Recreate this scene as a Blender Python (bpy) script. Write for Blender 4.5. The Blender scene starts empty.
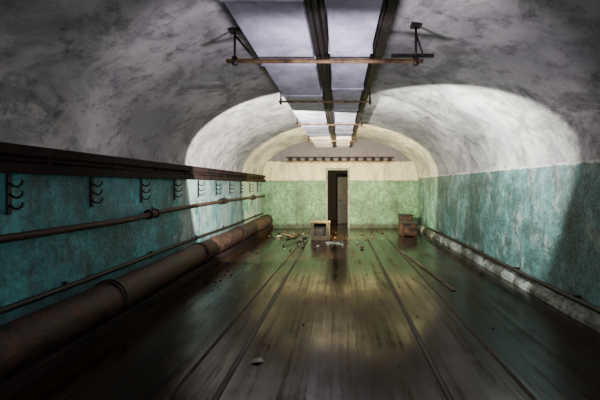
import bpy, bmesh, math, random
from mathutils import Vector, Matrix, noise as mnoise
random.seed(7)
W=2.69; YB=11.7; YF=-2.0; ZS=1.75; RISE=1.38; TH=0.3

# ---------------- materials ----------------
def newmat(name):
    m=bpy.data.materials.new(name); m.use_nodes=True
    nt=m.node_tree; b=nt.nodes['Principled BSDF']
    return m,nt,b
def N(nt,t,**k):
    n=nt.nodes.new(t)
    for a,v in k.items(): setattr(n,a,v)
    return n
def pos(nt,scale=(1,1,1)):
    g=N(nt,'ShaderNodeNewGeometry'); mp=N(nt,'ShaderNodeMapping')
    mp.inputs['Scale'].default_value=scale
    nt.links.new(g.outputs['Position'],mp.inputs['Vector']); return mp.outputs[0]
def noise(nt,vec,sc,det=6,rough=.6,dist=0):
    n=N(nt,'ShaderNodeTexNoise'); n.inputs['Scale'].default_value=sc
    n.inputs['Detail'].default_value=det; n.inputs['Roughness'].default_value=rough
    n.inputs['Distortion'].default_value=dist
    nt.links.new(vec,n.inputs['Vector']); return n.outputs['Fac']
def ramp(nt,fac,stops):
    r=N(nt,'ShaderNodeValToRGB'); e=r.color_ramp.elements
    while len(e)<len(stops): e.new(.5)
    for i,(p,c) in enumerate(stops):
        e[i].position=p; e[i].color=(c,c,c,1) if isinstance(c,(int,float)) else (*c,1)
    nt.links.new(fac,r.inputs[0]); return r.outputs[0]
def mix(nt,fac,a,b,mode='MIX'):
    m=N(nt,'ShaderNodeMix',data_type='RGBA',blend_type=mode)
    for s,v in ((m.inputs[0],fac),(m.inputs[6],a),(m.inputs[7],b)):
        if isinstance(v,(int,float)): s.default_value=v
        elif isinstance(v,tuple): s.default_value=(*v,1)
        else: nt.links.new(v,s)
    return m.outputs[2]
def math_(nt,op,a,b=None):
    m=N(nt,'ShaderNodeMath',operation=op)
    for s,v in zip(m.inputs,(a,b)):
        if v is None: continue
        if isinstance(v,(int,float)): s.default_value=v
        else: nt.links.new(v,s)
    return m.outputs[0]
def bump(nt,b,h,strength=.4,dist=.02):
    n=N(nt,'ShaderNodeBump'); n.inputs['Strength'].default_value=strength; n.inputs['Distance'].default_value=dist
    nt.links.new(h,n.inputs['Height']); nt.links.new(n.outputs[0],b.inputs['Normal'])

def wall_material(name,zpaint,green,white,peel,greyz=None,lowz=.5,stain=.75,rough=(.3,.6),lit_y=None,peelamt=.75):
    m,nt,b=newmat(name); p=pos(nt)
    g=N(nt,'ShaderNodeNewGeometry'); s=N(nt,'ShaderNodeSeparateXYZ'); nt.links.new(g.outputs['Position'],s.inputs[0])
    z=s.outputs[2]
    n1=noise(nt,p,1.3,8,.65); n2=noise(nt,p,7,8,.7); n3=noise(nt,pos(nt,(1,1,.55)),3.0,12,.8,.3); n4=noise(nt,p,11,10,.8)
    zz=math_(nt,'ADD',z,math_(nt,'MULTIPLY',math_(nt,'SUBTRACT',n2,.5),.14))
    mask=math_(nt,'GREATER_THAN',zz,zpaint)
    gcol=mix(nt,ramp(nt,n1,[(.38,0.),(.62,1.)]),tuple(c*.42 for c in green),tuple(min(1,c*1.45) for c in green))
    gcol=mix(nt,ramp(nt,n4,[(.42,.75),(.56,0.)]),gcol,tuple(c*.28 for c in green))
    pv=n3
    if lit_y is not None:   # brightly lit far stretch painted into the colour, by widening the pale peel
        wr=N(nt,'ShaderNodeMapRange'); wr.inputs[1].default_value=lit_y-.25; wr.inputs[2].default_value=lit_y+.25; wr.inputs[4].default_value=.16
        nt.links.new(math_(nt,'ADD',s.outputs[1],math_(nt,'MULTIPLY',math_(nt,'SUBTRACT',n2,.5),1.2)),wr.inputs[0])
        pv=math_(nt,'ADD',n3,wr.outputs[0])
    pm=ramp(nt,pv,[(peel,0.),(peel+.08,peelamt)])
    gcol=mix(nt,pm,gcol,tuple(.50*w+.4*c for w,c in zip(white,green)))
    vs=ramp(nt,noise(nt,pos(nt,(1,1,.10)),9,8,.75),[(.50,0.),(.66,.55)])
    gcol=mix(nt,vs,gcol,tuple(.10*w+.1*c for w,c in zip(white,green)))
    wcol=mix(nt,ramp(nt,n3,[(.35,0.),(.65,1.)]),tuple(c*.6 for c in white),white)
    if greyz:
        gm=math_(nt,'GREATER_THAN',zz,greyz); wcol=mix(nt,gm,wcol,(.15,.13,.17))
    col=mix(nt,mask,gcol,wcol)
    st=ramp(nt,noise(nt,pos(nt,(1,1,.35)),4.5,10,.78),[(.51,0.),(.65,stain)])
    col=mix(nt,st,col,(.04,.036,.027))
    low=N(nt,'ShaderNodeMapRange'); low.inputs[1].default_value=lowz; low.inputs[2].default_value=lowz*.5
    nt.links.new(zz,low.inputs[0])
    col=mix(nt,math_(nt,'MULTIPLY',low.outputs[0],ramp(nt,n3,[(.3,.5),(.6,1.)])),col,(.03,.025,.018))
    nt.links.new(col,b.inputs['Base Color'])
    nt.links.new(ramp(nt,n2,[(.3,rough[0]),(.7,rough[1])]),b.inputs['Roughness'])
    hb=math_(nt,'ADD',math_(nt,'MULTIPLY',n2,.6),noise(nt,p,22,6,.7))
    bump(nt,b,hb,.7,.03)
    return m
WHITE=(.72,.71,.66)
M_wl=wall_material('left_wall_paint',1.72,(.060,.27,.285),WHITE,.585,None,.52,lit_y=5.6)
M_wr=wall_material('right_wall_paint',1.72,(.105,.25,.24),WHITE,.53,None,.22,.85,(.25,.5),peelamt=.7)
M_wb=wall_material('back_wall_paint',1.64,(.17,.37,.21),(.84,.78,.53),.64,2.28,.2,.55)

def vault_mat():
    m,nt,b=newmat('vault_plaster'); p=pos(nt)
    n1=noise(nt,p,.7,8,.6,.3); n2=noise(nt,p,5,9,.7); n3=noise(nt,p,1.4,12,.75,.8)
    c=mix(nt,ramp(nt,n1,[(.38,0.),(.62,1.)]),(.29,.275,.285),(.70,.67,.63))
    c=mix(nt,ramp(nt,n3,[(.47,0.),(.58,.72)]),c,(.18,.17,.172))
    c=mix(nt,ramp(nt,n2,[(.52,0.),(.66,.7)]),c,(.09,.085,.083))
    nt.links.new(c,b.inputs['Base Color']); b.inputs['Roughness'].default_value=.75
    bump(nt,b,math_(nt,'ADD',n2,noise(nt,p,25,5,.7)),.5,.02)
    return m
M_vault=vault_mat()

def floor_mat():
    m,nt,b=newmat('wet_worn_plank_floor')
    ps=pos(nt,(2.6,.25,1)); p=pos(nt)
    n1=noise(nt,ps,1.8,10,.7,.5); n2=noise(nt,p,1.8,9,.7,.3); n3=noise(nt,p,14,6,.7)
    n5=noise(nt,pos(nt,(9,.16,1)),1.6,7,.7,.15)
    c=mix(nt,ramp(nt,n1,[(.40,0.),(.60,1.)]),(.006,.0035,.0025),(.026,.015,.008))
    c=mix(nt,ramp(nt,n2,[(.54,0.),(.70,.7)]),c,(.034,.023,.010))
    c=mix(nt,ramp(nt,n5,[(.56,0.),(.66,.45)]),c,(.045,.031,.018))
    c=mix(nt,ramp(nt,n5,[(.36,.9),(.46,0.)]),c,(.003,.002,.002))
    c=mix(nt,ramp(nt,n3,[(.60,0.),(.72,.5)]),c,(.006,.004,.003))
    g=N(nt,'ShaderNodeNewGeometry'); s=N(nt,'ShaderNodeSeparateXYZ'); nt.links.new(g.outputs['Position'],s.inputs[0])
    fr=math_(nt,'FRACT',math_(nt,'MULTIPLY',math_(nt,'ADD',s.outputs[0],math_(nt,'MULTIPLY',n2,.07)),4.3))
    seam=math_(nt,'LESS_THAN',fr,.05)
    seam=math_(nt,'MULTIPLY',seam,ramp(nt,n1,[(.45,0.),(.58,1.)]))
    c=mix(nt,math_(nt,'MULTIPLY',seam,.7),c,(.002,.0015,.001))
    nt.links.new(c,b.inputs['Base Color'])
    rr=math_(nt,'ADD',math_(nt,'MULTIPLY',n1,.40),math_(nt,'ADD',math_(nt,'MULTIPLY',n2,.25),math_(nt,'MULTIPLY',n5,.35)))
    nt.links.new(ramp(nt,rr,[(.43,.06),(.60,.30)]),b.inputs['Roughness'])
    nt.links.new(ramp(nt,rr,[(.42,.36),(.57,.06)]),b.inputs['Specular IOR Level'])
    h=math_(nt,'SUBTRACT',math_(nt,'ADD',math_(nt,'ADD',n1,n5),math_(nt,'MULTIPLY',n3,.2)),math_(nt,'MULTIPLY',seam,.4))
    bump(nt,b,h,.22,.012)
    return m
M_floor=floor_mat()

def simple(name,c1,c2,sc=6,rough=(.4,.8),metal=0,bs=.4,stretch=(1,1,1),lo=.4,hi=.6,spec=.5):
    m,nt,b=newmat(name); p=pos(nt,stretch)
    n=noise(nt,p,sc,9,.7,.2); 
    nt.links.new(mix(nt,ramp(nt,n,[(lo,0.),(hi,1.)]),c1,c2),b.inputs['Base Color'])
    nt.links.new(ramp(nt,n,[(.3,rough[0]),(.7,rough[1])]),b.inputs['Roughness'])
    b.inputs['Metallic'].default_value=metal; b.inputs['Specular IOR Level'].default_value=spec
    bump(nt,b,noise(nt,p,sc*5,5,.7),bs,.01)
    return m
M_duct=simple('galvanised_duct',(.40,.38,.48),(.72,.69,.82),3,(.4,.65),.0,.15)
M_rust=simple('rusty_pipe',(.010,.006,.005),(.080,.032,.021),7,(.35,.75),.0,.9,(1,1,1),.43,.63,.35)
M_rustl=simple('light_rust',(.10,.05,.025),(.38,.24,.12),7,(.5,.8),.2,.4)
M_black=simple('blackened_steel',(.007,.006,.006),(.028,.016,.013),6,(.35,.7),.2,.4)
M_tray=simple('sooty_tray_steel',(.005,.004,.004),(.026,.012,.010),5,(.6,.9),0,.6,(1,1,1),.42,.62,.15)
M_conc=simple('pale_concrete',(.12,.125,.105),(.34,.34,.29),6,(.5,.8),0,.5)
M_curb=simple('dirty_curb_plaster',(.05,.055,.05),(.34,.38,.35),4,(.4,.7),0,.6,(1,1,1),.44,.60)
M_wood=simple('old_wood',(.035,.024,.013),(.13,.095,.055),6,(.6,.9),0,.4,(6,1,6))
M_grey=simple('grey_door_paint',(.018,.016,.018),(.05,.045,.05),3,(.4,.7),0,.3)
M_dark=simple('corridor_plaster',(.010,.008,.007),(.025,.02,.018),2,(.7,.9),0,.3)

# ---------------- mesh builder ----------------
class B:
    def __init__(s,name): s.name=name; s.bm=bmesh.new(); s.mats=[]
    def mi(s,m):
        if m not in s.mats: s.mats.append(m)
        return s.mats.index(m)
    def _set(s,faces,m,smooth=False):
        i=s.mi(m)
        for f in faces: f.material_index=i; f.smooth=smooth
    def box(s,c,d,m,rot=None,bev=.0):
        r=bmesh.ops.create_cube(s.bm,size=1.0); vs=r['verts']
        M=Matrix.Translation(c)@(rot.to_4x4() if rot else Matrix.Identity(4))@Matrix.Diagonal((*d,1))
        bmesh.ops.transform(s.bm,matrix=M,verts=vs)
        fs=list({f for v in vs for f in v.link_faces}); s._set(fs,m)
        if bev>0:
            es=list({e for v in vs for e in v.link_edges})
            rb=bmesh.ops.bevel(s.bm,geom=es,offset=bev,segments=2,affect='EDGES',profile=.5)
            s._set(rb['faces'],m)
        return s
    def path(s,pts,r,m,seg=12,cap=True,wob=0):
        pts=[Vector(p) for p in pts]; rings=[]; up=None
        for i,p in enumerate(pts):
            t=((pts[min(i+1,len(pts)-1)]-pts[max(i-1,0)])).normalized()
            if up is None:
                up=Vector((0,0,1)) if abs(t.z)<.9 else Vector((1,0,0))
            a=t.cross(up).normalized(); up2=a.cross(t).normalized(); up=up2
            rr=(r[i] if isinstance(r,(list,tuple)) else r)
            ring=[]
            for k in range(seg):
                an=2*math.pi*k/seg; q=rr*(1+(wob*(mnoise.noise(p*3+Vector((math.cos(an),math.sin(an),0)))) if wob else 0))
                ring.append(s.bm.verts.new(p+a*math.cos(an)*q+up2*math.sin(an)*q))
            rings.append(ring)
        fs=[]
        for A,C in zip(rings,rings[1:]):
            for k in range(seg): fs.append(s.bm.faces.new((A[k],A[(k+1)%seg],C[(k+1)%seg],C[k])))
        s._set(fs,m,True)
        if cap: s._set([s.bm.faces.new(rings[0][::-1]),s.bm.faces.new(rings[-1])],m)
        return s
    def rock(s,c,sz,m):
        r=bmesh.ops.create_icosphere(s.bm,subdivisions=1,radius=1)
        for v in r['verts']:
            k=random.uniform(.65,1.15)
            v.co=Vector((v.co.x*sz[0]*k,v.co.y*sz[1]*k,v.co.z*sz[2]*k))
        bmesh.ops.rotate(s.bm,verts=r['verts'],matrix=Matrix.Rotation(random.uniform(0,6),3,'Z'))
        mz=min(v.co.z for v in r['verts'])
        for v in r['verts']: v.co+=Vector((c[0],c[1],c[2]-mz))
        s._set(list({f for v in r['verts'] for f in v.link_faces}),m); return s
    def done(s):
        bmesh.ops.recalc_face_normals(s.bm,faces=s.bm.faces[:])
        cs=[v.co for v in s.bm.verts]
        o=Vector([(min(c[i] for c in cs)+max(c[i] for c in cs))/2 for i in range(3)])
        for v in s.bm.verts: v.co-=o
        me=bpy.data.meshes.new(s.name); s.bm.to_mesh(me); s.bm.free()
        for m in s.mats: me.materials.append(m)
        ob=bpy.data.objects.new(s.name,me); ob.location=o
        bpy.context.scene.collection.objects.link(ob); return ob
def V(*a): return Vector(a)
def grid(name,f,us,vs,mat,smooth=True):
    b=B(name); g=[[b.bm.verts.new(f(u,v)) for v in vs] for u in us]; fs=[]
    for i in range(len(us)-1):
        for j in range(len(vs)-1):
            fs.append(b.bm.faces.new((g[i][j],g[i+1][j],g[i+1][j+1],g[i][j+1])))
    b._set(fs,mat,smooth); return b.done()
def lin(a,b,n): return [a+(b-a)*i/n for i in range(n+1)]

# ---------------- room shell ----------------
b=B('floor'); b.box((0,(YB+YF)/2,-.1),(2*W+.2,YB-YF+.2,.2),M_floor); b.done()
b=B('wall_left'); b.box((-W-.1,(YB+YF)/2,ZS/2),(.2,YB-YF,ZS),M_wl); b.done()
b=B('wall_right'); b.box((W+.1,(YB+YF)/2,ZS/2),(.2,YB-YF,ZS),M_wr); b.done()
def vf(y,t):
    k=.018*mnoise.noise(Vector((math.cos(t)*2.5,y*.8,math.sin(t)*2.5)))*min(1,math.sin(t)*4)
    return V(-(W+k)*math.cos(t),y,ZS+(RISE+k)*math.sin(t))
grid('ceiling',vf,lin(YF,YB,110),lin(0,math.pi,56),M_vault)
def top(x): return ZS+RISE*math.sqrt(max(0,1-(x/W)**2))+.03
DX0,DX1,DZ=-.50,.34,2.06
def endwall(name,y0,y1,door,mat):
    b=B(name)
    xs=sorted(set([round(x,4) for x in lin(-W,W,60)]+([DX0,DX1] if door else [])))
    for a,c in zip(xs,xs[1:]):
        mid=(a+c)/2; z0=DZ if (door and DX0<mid<DX1) else 0
        vs=[b.bm.verts.new((x,y,z)) for y in (y0,y1) for x,z in ((a,z0),(c,z0),(c,top(c)),(a,top(a)))]
        fs=[b.bm.faces.new([vs[i] for i in q]) for q in ((0,1,2,3),(7,6,5,4),(3,2,6,7),(1,0,4,5),(0,3,7,4),(2,1,5,6))]
        b._set(fs,mat)
    return b.done()
endwall('wall_back',YB,YB+TH,True,M_wb)
endwall('wall_front',YF-TH,YF,False,M_wb)
cy0=YB+TH; cy1=cy0+2.6
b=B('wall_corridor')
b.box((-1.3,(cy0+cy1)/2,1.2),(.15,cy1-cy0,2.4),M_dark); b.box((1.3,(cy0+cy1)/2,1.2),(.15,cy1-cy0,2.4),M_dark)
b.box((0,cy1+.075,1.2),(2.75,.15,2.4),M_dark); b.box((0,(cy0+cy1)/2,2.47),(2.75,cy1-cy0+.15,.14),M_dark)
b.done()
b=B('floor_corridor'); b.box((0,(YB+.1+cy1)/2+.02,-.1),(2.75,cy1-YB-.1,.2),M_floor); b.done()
b=B('door_frame')
for x in (DX0+.035,DX1-.035): b.box((x,YB+.1,DZ/2),(.07,.26,DZ),M_conc,bev=.008)
b.box(((DX0+DX1)/2,YB+.1,DZ-.035),(DX1-DX0-.14,.26,.07),M_conc,bev=.006)
b.done()
b=B('door_1'); R=Matrix.Rotation(math.radians(12),3,'Z')
c=V(.12,cy0+.95,.90)
b.box(c,(.44,.05,1.78),M_grey,R,.008)
for z in (.25,.95,1.6): b.box(c+V(0,-.035,z-.90),(.40,.03,.05),M_grey,R)
b.path([c+V(-.16,-.03,0),c+V(-.16,-.09,0),c+V(-.07,-.09,-.0)],.012,M_black)
b.done()

# ---------------- left wall: cable rail, hooks, pipes ----------------
b=B('cable_tray')
L0,L1=YF+.05,YB-.02
b.box((-W+.018,(L0+L1)/2,1.69),(.024,L1-L0,.22),M_tray)
b.box((-W+.069,(L0+L1)/2,1.795),(.13,L1-L0,.02),M_tray)
b.box((-W+.069,(L0+L1)/2,1.585),(.13,L1-L0,.02),M_tray)
b.box((-W+.129,(L0+L1)/2,1.765),(.012,L1-L0,.08),M_tray)
b.box((-W+.129,(L0+L1)/2,1.615),(.012,L1-L0,.08),M_tray)
for z,x,r in ((1.63,.05,.03),(1.63,.095,.024),(1.69,.07,.035),(1.735,.06,.03),(1.68,.10,.022)):
    b.path([(-W+x+.006*math.sin(y*2.1),y,z+.010*math.sin(y*1.7+z*9)) for y in lin(L0,L1,60)],r,M_tray,8)
y=-1.5
while y<YB: b.box((-W+.066,y,1.69),(.12,.03,.205),M_tray); y+=.9
b.done()
y=-.93
while y<YB-.5:
    b=B('cable_hook'); yy=y
    b.box((-W+.012,yy,1.405),(.016,.035,.33),M_black)
    for z in (1.50,1.41,1.32):
        b.path([(-W+.014,yy,z),(-W+.05,yy,z-.03),(-W+.085,yy,z-.035),(-W+.115,yy,z-.015),(-W+.125,yy,z+.02)],.009,M_black,8)
    b.done(); y+=.92
b=B('water_pipe'); px=-W+.09
def wz(y): return 1.06+.05*max(0,min(1,(y-4.2)/.8))+.01*math.sin(y)
b.path([(px,y,wz(y)) for y in lin(YF+.05,YB-.02,70)],.034,M_rust,12)
for y in (1.2,4.7,7.6,10.2):
    z=wz(y)
    b.path([(px,y-.07,z),(px,y+.07,z)],.055,M_rust,12)
    b.path([(px,y-.09,z),(px,y-.07,z)],.07,M_black,12); b.path([(px,y+.07,z),(px,y+.09,z)],.07,M_black,12)
    b.path([(px,y,z+.03),(px+.01,y,z+.10)],.014,M_black,8)
    b.box((-W+.036,y+.4,z),(.06,.04,.05),M_black)
b.done()
b=B('heating_pipe'); cx,cz,cr=-2.45,.285,.172
b.path([(cx+.01*math.sin(y*.7),y,cz+.006*math.sin(y*1.3)) for y in lin(YF+.03,YB-.35,90)],cr,M_rust,28,wob=.05)
for y in (-1,1.3,3.6,5.9,8.2,10.4):
    b.path([(cx,y-.05,cz),(cx,y+.05,cz)],cr+.014,M_rust,28)
    b.path([(cx,y+.005,cz),(cx,y+.012,cz)],cr+.024,M_black,28)
b.path([(cx,YB-.37,cz),(cx,YB-.33,cz)],cr+.04,M_black,24)
b.done()
b=B('trim_left')
b.box((-W+.20,(YF+YB)/2,.055),(.38,YB-YF-.02,.11),M_tray,bev=.01); b.done()
b=B('drain_pipe')
b.path([(-W+.045,y,.50+.008*math.sin(y*1.3)) for y in lin(YF+.04,YB-.05,60)],.026,M_black,10)
y=-1.2
while y<YB: b.box((-W+.022,y,.50),(.03,.03,.09),M_black); y+=1.5
b.done()
# ---------------- right wall curb and pipe ----------------
b=B('baseboard_right')
seg=lin(YF,YB,60); pr=[(W,.0),(W-.09,.0),(W-.08,.05),(W-.03,.13),(W,.14)]
rows=[]
for y in seg:
    j=.012*mnoise.noise(V(y*3,0,0)); rows.append([b.bm.verts.new((x-(j if x<W else 0),y,z+(j if z>0 else 0))) for x,z in pr])
fs=[]
for A,C in zip(rows,rows[1:]):
    for k in range(len(pr)-1): fs.append(b.bm.faces.new((A[k],A[k+1],C[k+1],C[k])))
b._set(fs,M_curb); b.done()
b=B('conduit_pipe')
b.path([(W-.065,y,.21+.008*math.sin(y*1.1)) for y in lin(YF+.03,YB-1.6,60)],.030,M_black,10)
y=-1.4
while y<10: b.box((W-.04,y,.21),(.07,.03,.075),M_black); y+=1.3
b.done()

# ---------------- overhead twin duct ----------------
ZD=2.75
b=B('ventilation_duct')
def duct(x0,x1,h,m,y0=YF+.03,y1=YB-.02,seams=1.15,off=0):
    b.box(((x0+x1)/2,(y0+y1)/2,ZD+h/2),(x1-x0,y1-y0,h),m,bev=.006)
    y=y0+off
    while y<y1:
        b.box(((x0+x1)/2,y,ZD+h/2-.002),(x1-x0+.03,.03,h+.025),m); b.box(((x0+x1)/2,y+.022,ZD+h/2-.002),(x1-x0+.02,.008,h+.016),M_rustl); y+=seams
duct(-.81,-.265,.17,M_duct,off=.55,seams=1.25)
duct(-.095,.295,.20,M_duct,off=.2,seams=1.25)
b.done()
b=B('cable_bundle')
for x,z,r in ((-.225,2.80,.026),(-.18,2.79,.026),(-.14,2.81,.026),(-.20,2.86,.026)):
    b.path([(x+.006*math.sin(y*1.9+x*30),y,z+.012*math.sin(y*1.3+x*20)) for y in lin(YF+.05,YB-.05,80)],r,M_black,8)
b.done()
b=B('steel_channel')
b.box((.355,(YF+YB)/2,ZD+.10),(.012,YB-YF-.1,.16),M_black); b.box((.375,(YF+YB)/2,ZD+.02),(.07,YB-YF-.1,.014),M_black)
b.box((.375,(YF+YB)/2,ZD+.18),(.07,YB-YF-.1,.014),M_black)
b.path([(.328,y,ZD+.04) for y in lin(YF+.1,YB-.1,30)],.014,M_black,8)
b.done()
def zc(x): return ZS+RISE*math.sqrt(1-(x/W)**2)
def hanger(y,x0,x1,full):
    b=B('duct_hanger'); z=ZD-.045
    b.path([(x0,y,z),(x1,y,z)],.022 if full else .015,M_rustl,10)
    rods=(x0+.08,x1-.07) if full else (x0+.03,x1-.03)
    for x in rods:
        b.path([(x,y,z-.03),(x,y,zc(x)-.005)],.012,M_black,8)
        b.box((x,y,zc(x)-.02),(.10,.08,.03),M_black)
        b.path([(x,y,z-.04),(x,y,z+.04)],.03 if full else .018,M_black,6)
    if full:
        xl=rods[0]; b.path([(xl,y,zc(xl)-.06),(xl+.2,y,z+.02)],.010,M_black,8); 
        xr=rods[1]; b.path([(xr,y,zc(xr)-.1),(xr+.07,y,z+.06)],.010,M_black,8)
        b.box((xr-.03,y+.02,z+.06),(.42,.035,.03),M_black)
    b.done()
hanger(3.36,-1.12,.82,True)
hanger(5.0,-.90,.47,False)
hanger(6.9,-.90,.47,False)
hanger(9.4,-.90,.47,False)
hanger(.6,-1.0,.7,True)

# ---------------- end wall insulator rack ----------------
b=B('insulator_rack')
b.box((0,YB-.06,2.27),(3.7,.06,.05),M_rustl); b.box((0,YB-.03,2.42),(3.7,.05,.04),M_rust)
for i in range(13):
    x=-1.68+i*.28
    b.path([(x,YB-.09,2.29),(x,YB-.09,2.33),(x,YB-.09,2.35),(x,YB-.09,2.39),(x,YB-.09,2.41)],[.05,.065,.045,.065,.04],M_black,12)
    b.box((x,YB-.05,2.35),(.03,.09,.12),M_black)
b.done()

# ---------------- things on the floor ----------------
b=B('wooden_crate'); c=V(-.53,9.3,0)
w,d,h=.50,.42,.46; t=.035
b.box(c+V(0,0,t/2+.0),(w,d,t),M_wood)
for sx in (-1,1):
    for k in range(3): b.box(c+V(sx*(w/2-t/2),0,.095+k*.148),(t,d,.135),M_wood,bev=.004)
for k in range(3): b.box(c+V(0,d/2-t/2,.095+k*.148),(w-2*t,t,.135),M_wood,bev=.004)
b.box(c+V(0,-d/2+t/2,.07),(w-2*t,t,.09),M_wood,bev=.004)
b.box(c+V(0,0,h+.01),(w+.03,d+.03,.03),M_wood,bev=.004)
b.box(c+V(0,.0,.2),(w-.1,d-.12,.3),M_dark,bev=.01)
for sx in (-1,1): b.box(c+V(sx*(w/2-.06),-d/2-.012,.235),(.05,.024,.44),M_wood)
b.done()
b=B('rusty_metal_box'); c=V(1.98,9.9,0)
b.box(c+V(0,0,.20),(.46,.42,.34),M_rust,bev=.02); b.box(c+V(0,0,.38),(.50,.46,.03),M_black,bev=.006)
for sx in (-1,1):
    for sy in (-1,1): b.box(c+V(sx*.18,sy*.16,.02),(.07,.07,.04),M_black)
b.path([c+V(-.1,-.21,.25),c+V(-.1,-.26,.25),c+V(.1,-.26,.25),c+V(.1,-.21,.25)],.012,M_black)
b.done()
b=B('rusty_metal_box'); c=V(2.1,10.9,0)
b.box(c+V(0,0,.27),(.4,.4,.48),M_rust,bev=.02); b.box(c+V(0,0,.525),(.44,.44,.03),M_black,bev=.006)
for sx in (-1,1):
    for sy in (-1,1): b.box(c+V(sx*.16,sy*.16,.02),(.06,.06,.04),M_black)
b.done()
def rail(x0,x1,y0,y1,w=.018):
    b=B('floor_rail')
    def p(y,dx,z): return (x0+(x1-x0)*(y-y0)/(y1-y0)+dx,y,z)
    b.path([p(y,-w,.0) for y in (y0,y1)],.008,M_rust,8)
    b.path([p(y,w,.0) for y in (y0,y1)],.008,M_rust,8)
    vs=[b.bm.verts.new(p(y,dx,.004)) for y,dx in ((y0,-w),(y0,w),(y1,w),(y1,-w))]
    b._set([b.bm.faces.new(vs)],M_black); b.done()
rail(-.86,-.86,-1,9.0); rail(.76,.76,-1,9.6)
rail(-1.2,-1.02,2.0,8.2,.008); rail(1.36,1.30,-.5,9.0,.008)
b=B('wooden_plank')
b.box((1.48,6.2,.008),(.055,2.9,.014),M_wood,Matrix.Rotation(math.radians(4.5),3,'Z'),.003)
b.box((1.48,6.2,.018),(.018,2.6,.006),M_wood,Matrix.Rotation(math.radians(4.5),3,'Z'))
b.done()
b=B('rubble')
def scatter(n,cx,cy,sx,sy,smin,smax,mats):
    for _ in range(n):
        x=random.gauss(cx,sx); y=random.gauss(cy,sy); q=random.uniform(smin,smax)
        if abs(x)>2.1 or y>11.4 or (abs(x+.53)<.34 and abs(y-9.3)<.3) or (x>1.6 and y>9.5): continue
        b.rock((x,y,0),(q,q*random.uniform(.5,1),q*random.uniform(.3,.7)),random.choice(mats))
DK=[M_wood,M_black,M_rust,M_rust]
scatter(60,-1.2,9.7,.4,.7,.02,.075,DK+[M_conc]); scatter(40,-.1,9.0,.45,.6,.015,.06,DK+[M_conc])
scatter(40,-1.9,7,.12,2.3,.01,.03,DK); scatter(30,1.0,10.5,.5,.4,.015,.05,DK)
scatter(110,0,5,1.2,2.3,.005,.016,DK)
b.done()
b=B('broken_board')
b.box((-1.25,9.3,.115),(.7,.10,.02),M_wood,Matrix.Rotation(.5,3,'Z')@Matrix.Rotation(.28,3,'Y'))
b.box((-1.45,9.6,.05),(.5,.14,.02),M_wood,Matrix.Rotation(-.6,3,'Z')@Matrix.Rotation(.12,3,'Y'))
b.done()
b=B('broken_board')
b.box((-.15,8.6,.012),(.45,.12,.02),M_conc,Matrix.Rotation(-.5,3,'Z'),.004)
b.box((-.05,8.75,.032),(.3,.06,.018),M_wood,Matrix.Rotation(.3,3,'Z'),.004)
b.done()
b=B('paper_scrap')
vs=[b.bm.verts.new((-.69+x,2.84+y,.006+z)) for x,y,z in ((-.05,-.02,0),(0,-.035,.012),(.055,0,.004),(.02,.035,.018),(-.04,.03,.006))]
b._set([b.bm.faces.new(vs)],M_conc); b.done()

# ---------------- lights ----------------
def spot(name,loc,d,half,en,col,blend=.06,rad=.05):
    l=bpy.data.lights.new(name,'SPOT'); l.energy=en; l.color=col; l.spot_size=math.radians(2*half)
    l.spot_blend=blend; l.shadow_soft_size=rad
    o=bpy.data.objects.new(name,l); o.location=loc
    o.rotation_euler=Vector(d).to_track_quat('-Z','Y').to_euler()
    bpy.context.scene.collection.objects.link(o); return o
spot('flash_spot',(.0,-.3,1.6),(0,1,.10),86,105,(.88,.85,1.0),.5,.1)
spot('torch_spot',(0,2.85,1.9),(0,1,.60),82,75,(.90,.84,1.0),.22,.12)
spot('torch_spot',(-.9,5.95,1.5),(-.14,1,.3),82,540,(1.0,.98,.90),.05)
spot('torch_spot',(1.45,5.0,1.85),(.78,.62,.22),84,260,(.98,1.0,.94),.07)
spot('torch_spot',(.1,8.7,1.3),(0,1,.10),78,800,(1.0,.86,.42),.12)
w=bpy.data.worlds.new('World'); bpy.context.scene.world=w; w.use_nodes=True
w.node_tree.nodes['Background'].inputs[0].default_value=(.02,.02,.025,1)

cam=bpy.data.cameras.new('camera'); cam.sensor_width=36; cam.lens=20.4; cam.shift_x=-40/600; cam.shift_y=-15/600; cam.clip_start=.05
co=bpy.data.objects.new('camera',cam); co.location=(0,0,1.48); co.rotation_euler=(math.pi/2,0,0)
bpy.context.scene.collection.objects.link(co); bpy.context.scene.camera=co
